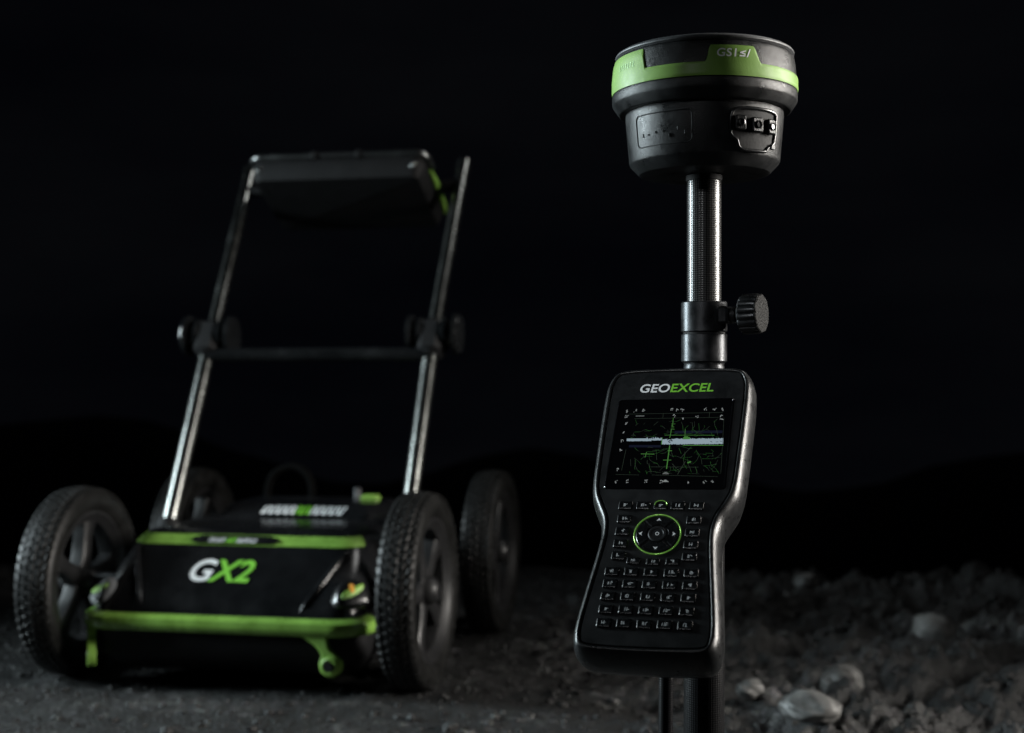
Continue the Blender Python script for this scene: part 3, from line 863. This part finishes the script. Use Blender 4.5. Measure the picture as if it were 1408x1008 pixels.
# corner pods; the left is coloured pale to stand for a lit hood corner
for s in (-1, 1):
    pod = mk('corner_pod', *xf(plate(catmull([(-.030, -.022), (.020, -.024), (.034, -.006), (.026, .022), (-.004, .030), (-.028, .010)], 4), [(-.004, -.03), (0, 0), (.004, .006), (.010, .008)]),
        Matrix.Translation((s * (.2345 if s > 0 else .246) - .004, -.080 if s > 0 else -.074, .176 if s > 0 else .166)) @ Matrix.Rotation(s * R(42), 4, 'Z') @ Matrix.Rotation(R(58), 4, 'X')), 'lens' if s < 0 else 'gloss', cart)
    pod['label'] = 'hood corner pod with its lit look painted pale' if s < 0 else 'dark glossy corner lamp with amber reflector'
    mk('pod_flash', *xf(plate(catmull([(-.022, -.010), (.004, -.004), (.022, .008), (.020, .016), (.0, .010), (-.020, .002)], 4), [(0, .006), (.001, .0105), (.003, .0115)]),
        Matrix.Translation((s * (.2345 if s > 0 else .246) - .004, -.080 if s > 0 else -.074, .176 if s > 0 else .166)) @ Matrix.Rotation(s * R(42), 4, 'Z') @ Matrix.Rotation(R(58), 4, 'X')), 'green', pod)
    if s > 0:
        mk('reflector', *xf(box(-.002, .008, .012, .008, .016, .004, .0015), Matrix.Translation((s * (.2345 if s > 0 else .246) - .004, -.080 if s > 0 else -.074, .176 if s > 0 else .166)) @ Matrix.Rotation(s * R(42), 4, 'Z') @ Matrix.Rotation(R(58), 4, 'X')), 'amber', pod)
# green towing brackets under the bumper
for s in (-1, 1):
    x = .208 if s > 0 else -.245
    ol = catmull([(-.052, .0), (-.012, .002), (-.004, -.020), (.010, -.032), (.020, -.046), (.016, -.062), (.0, -.070), (-.016, -.062), (-.020, -.046), (-.016, -.032), (-.030, -.014)][::-1], 4)
    spin = R(90) if s > 0 else R(90)
    tz = 0 if s > 0 else R(-62)
    br_ = mk('tow_bracket', *xf(plate(ol, [(.002, -.008), (0, -.006), (0, .006), (.002, .008)]), Matrix.Translation((x, -.124, .110)) @ Matrix.Rotation(tz, 4, 'Z') @ Matrix.Rotation(R(90), 4, 'X')), 'green', cart)
    if s < 0: continue
    ring_c = (x, -.134, .110 - .050)
    mk('tow_eye', *tube([(ring_c[0] + .0125 * math.cos(R(t)) * (1 if s > 0 else .6), ring_c[1], ring_c[2] + .0125 * math.sin(R(t))) for t in range(0, 360, 20)], .004, 8, True), 'green', br_)
    mk('tow_pin', *xf(lathe([(.0085 if s > 0 else .005, 0), (.0085 if s > 0 else .005, .012)], 20, axis='y'), Matrix.Translation((x, -.144, ring_c[2]))), 'matte', br_)

# wheels -------------------------------------------------------------------
tp = [(.130, -.024), (.140, -.031), (.155, -.0345), (.166, -.0325), (.1725, -.027), (.1745, -.018), (.1755, 0), (.1745, .018), (.1725, .027), (.166, .0325), (.155, .0345), (.140, .031), (.130, .024), (.126, .012), (.126, -.012)]
tyre_vf = lathe(tp, 96, True, 'x')
mb = MB()
nb = 64
for k in range(nb):
    for j, (xx, w_, ln, rr, tilt, sk) in enumerate(((-.027, .010, .015, .1715, 24, 0), (-.0125, .011, .014, .1745, 5, .5), (.0, .010, .0125, .1755, 0, 0), (.0125, .011, .014, .1745, -5, .5), (.027, .010, .015, .1715, -24, 0))):
        a = 2 * PI * (k + sk) / nb
        m_ = Matrix.Rotation(a, 4, 'X') @ Matrix.Translation((xx, 0, rr + .0012)) @ Matrix.Rotation(-R(tilt), 4, 'Y') @ Matrix.Rotation(R(14 if j < 2 else (-14 if j > 2 else 0)), 4, 'Z')
        mb.add(*xf(box(0, 0, 0, w_, .0148, .0045, .0012), m_))
tread_vf = (mb.v, mb.f)
rim_prof = [(.128, -.027), (.132, -.027), (.1335, -.023), (.127, -.020), (.121, -.012), (.118, 0), (.121, .012), (.127, .020), (.1335, .023), (.132, .027), (.128, .027), (.122, .022), (.112, .016), (.110, 0), (.112, -.016), (.122, -.022)]
rim_vf = lathe(rim_prof, 72, True, 'x')
hub_vf = lathe([(.004, -.037), (.016, -.036), (.022, -.030), (.026, -.022), (.026, .022), (.022, .030), (.016, .036), (.004, .037)], 32, axis='x')
sp = MB()
lay = []
for r_, hw, ht in ((.020, .020, .013), (.05, .0135, .014), (.085, .0135, .013), (.117, .022, .015)):
    lay.append([(-ht, -hw, r_), (-ht * .7, -hw - .001, r_), (ht * .7, -hw - .001, r_), (ht, -hw * .8, r_), (ht * 1.1, 0, r_), (ht, hw * .8, r_), (ht * .7, hw + .001, r_), (-ht * .7, hw + .001, r_), (-ht, hw, r_)])
spoke_vf = loft(lay)
protos = {}
def wheel(x, y, spin, m_rim='rim', lab=None):
    r_ = protos.get('w')
    if r_ is None:
        r_ = mk('wheel', *rim_vf, 'rim', cart); protos['w'] = r_
        kids = [mk('tyre', *tyre_vf, 'tyre', r_), mk('tread', *tread_vf, 'tyre', r_, angle=30), mk('hub', *hub_vf, 'rim', r_)]
        kids[1]['kind'] = 'stuff'
        for k in range(5):
            s_ = mk('spoke', *spoke_vf, 'rim', r_) if k == 0 else inst(kids[3], r_)
            s_.rotation_euler = (2 * PI * k / 5, 0, 0); kids.append(s_)
        protos['k'] = kids; w_ = r_
    else:
        w_ = inst(r_, cart)
        for c_ in protos['k']: inst(c_, w_, c_.location, c_.rotation_euler)
    w_.location = (x, y, WR + gz(x, y) - .004); w_.rotation_euler = (spin, 0, 0)
    return w_
wheel(.333, 0, .35)
wheel(-.337, 0, 1.1)
wheel(.352, .55, .8)
wheel(-.352, .55, 2.0)
for y in (0, .55):
    mk('axle', *tube([(-.34, y, WR), (.34, y, WR)], .012, 16), 'anod', cart)

# push handle ---------------------------------------------------------------
def lerp(a, b, t): return tuple(a[i] + (b[i] - a[i]) * t for i in range(3))
for s in (-1, 1):
    b0, p1, t1 = (s * .252, .19, .235), (s * .252, .42, .664), (s * .262, .665, 1.062)
    tb = mk('lower_tube', *tube([b0, p1], .0165, 24), 'alu', cart)
    c0, c1 = lerp(b0, p1, .86), lerp(b0, p1, .995)
    mk('tube_sleeve', *tube([c0, c1], .0185, 24), 'alu', tb)
    mk('base_socket', *tube([lerp(b0, p1, -.03), lerp(b0, p1, .075)], .024, 20), 'matte', tb)
    ut = mk('upper_tube', *tube([p1, t1], .0150, 24), 'alu', cart)
    mk('end_grip', *tube([lerp(p1, t1, .93), lerp(p1, t1, 1.0)], [.0165, .0165], 24), 'alu', ut)
    # pivot: discs on a cross pin
    px_ = s * .252
    prof = [(.012, -.062), (.040, -.060), (.044, -.054), (.044, -.048), (.026, -.044), (.026, -.034), (.036, -.031), (.036, -.022), (.030, -.019), (.030, .019), (.036, .022), (.036, .031), (.026, .034), (.026, .040), (.042, .043), (.042, .052), (.012, .055)]
    pv = mk('pivot', *xf(lathe(prof if s < 0 else [(r_, -z) for r_, z in reversed(prof)], 40, axis='x'), Matrix.Translation((px_ - s * .0, .415, .655))), 'gloss', cart)
    mk('pivot_lug', *xf(box(0, 0, 0, .052, .062, .085, .012), Matrix.Translation((px_, .408, .642)) @ Matrix.Rotation(R(-28), 4, 'X')), 'matte', pv)
mk('cross_bar', *tube([(-.245, .385, .612), (.245, .385, .612)], .0150, 20), 'gloss', cart)
mk('top_bar', *tube([(-.262, .63, 1.003), (.262, .63, 1.003)], .0135, 16), 'matte', cart)
# tilted display tray
ta = math.atan2(-.100, .205)
TM = Matrix.Translation((0, .622, .997)) @ Matrix.Rotation(ta, 4, 'X')
OTR = rrect(.203, .116, .028, 6)
tray = mk('display_tray', *xf(plate(OTR, [(.030, -.040), (.012, -.038), (.004, -.026), (.0, -.004), (0, .012), (.004, .018), (.012, .020)]), TM), 'matte', cart)
loop = catmull([(x, y) for x, y in inset(OTR, -.004)], 2)
def looppart(pred, name, m, r_, dz=.018):
    pts_ = [tuple(TM @ Vector((x, y, dz))) for x, y in loop if pred(x, y)]
    return pts_
def rail(xs, m, name):
    mk(name, *tube([tuple(TM @ Vector(p)) for p in xs], .0085, 14), m, tray)
cr_ = lambda sx: [(sx * (.179 + .028 * math.sin(R(t))), -.088 - .028 * math.cos(R(t)), .017) for t in range(0, 91, 10)]
rail([(-.055, -.116, .017)] + [p for p in cr_(-1)] + [(-.207, -.06, .017)], 'rail', 'edge_rail')
rail([(.055, -.116, .017)] + [p for p in cr_(1)] + [(.207, -.06, .017)], 'rail', 'edge_rail')
for s in (-1, 1): mk('rail_joint', *xf(lathe([(.0105, -.008), (.0115, -.004), (.0115, .004), (.0105, .008)], 16, axis='x'), TM @ Matrix.Translation((s * .052, -.116, .017))), 'matte', tray)
mk('grip_bar', *tube([tuple(TM @ Vector((-.05, -.116, .017))), tuple(TM @ Vector((.05, -.116, .017)))], .0075, 14), 'matte', tray)
mk('green_edge', *tube([tuple(TM @ Vector((.2065 + e, y, z))) for y, z, e in ((-.062, .006, 0), (-.03, .004, .002), (.04, .002, .003), (.085, .0, .001), (.100, -.002, -.004))], [.004, .0065, .0065, .0065, .004], 10), 'green_gloss', tray)
for s in (-1, 1): mk('corner_screw', *xf(lathe([(.007, -.004), (.007, .001), (.005, .003)], 14, axis='y'), TM @ Matrix.Translation((s * .18, -.113, -.012)) @ Matrix.Rotation(R(180), 4, 'Z')), 'alu', tray)
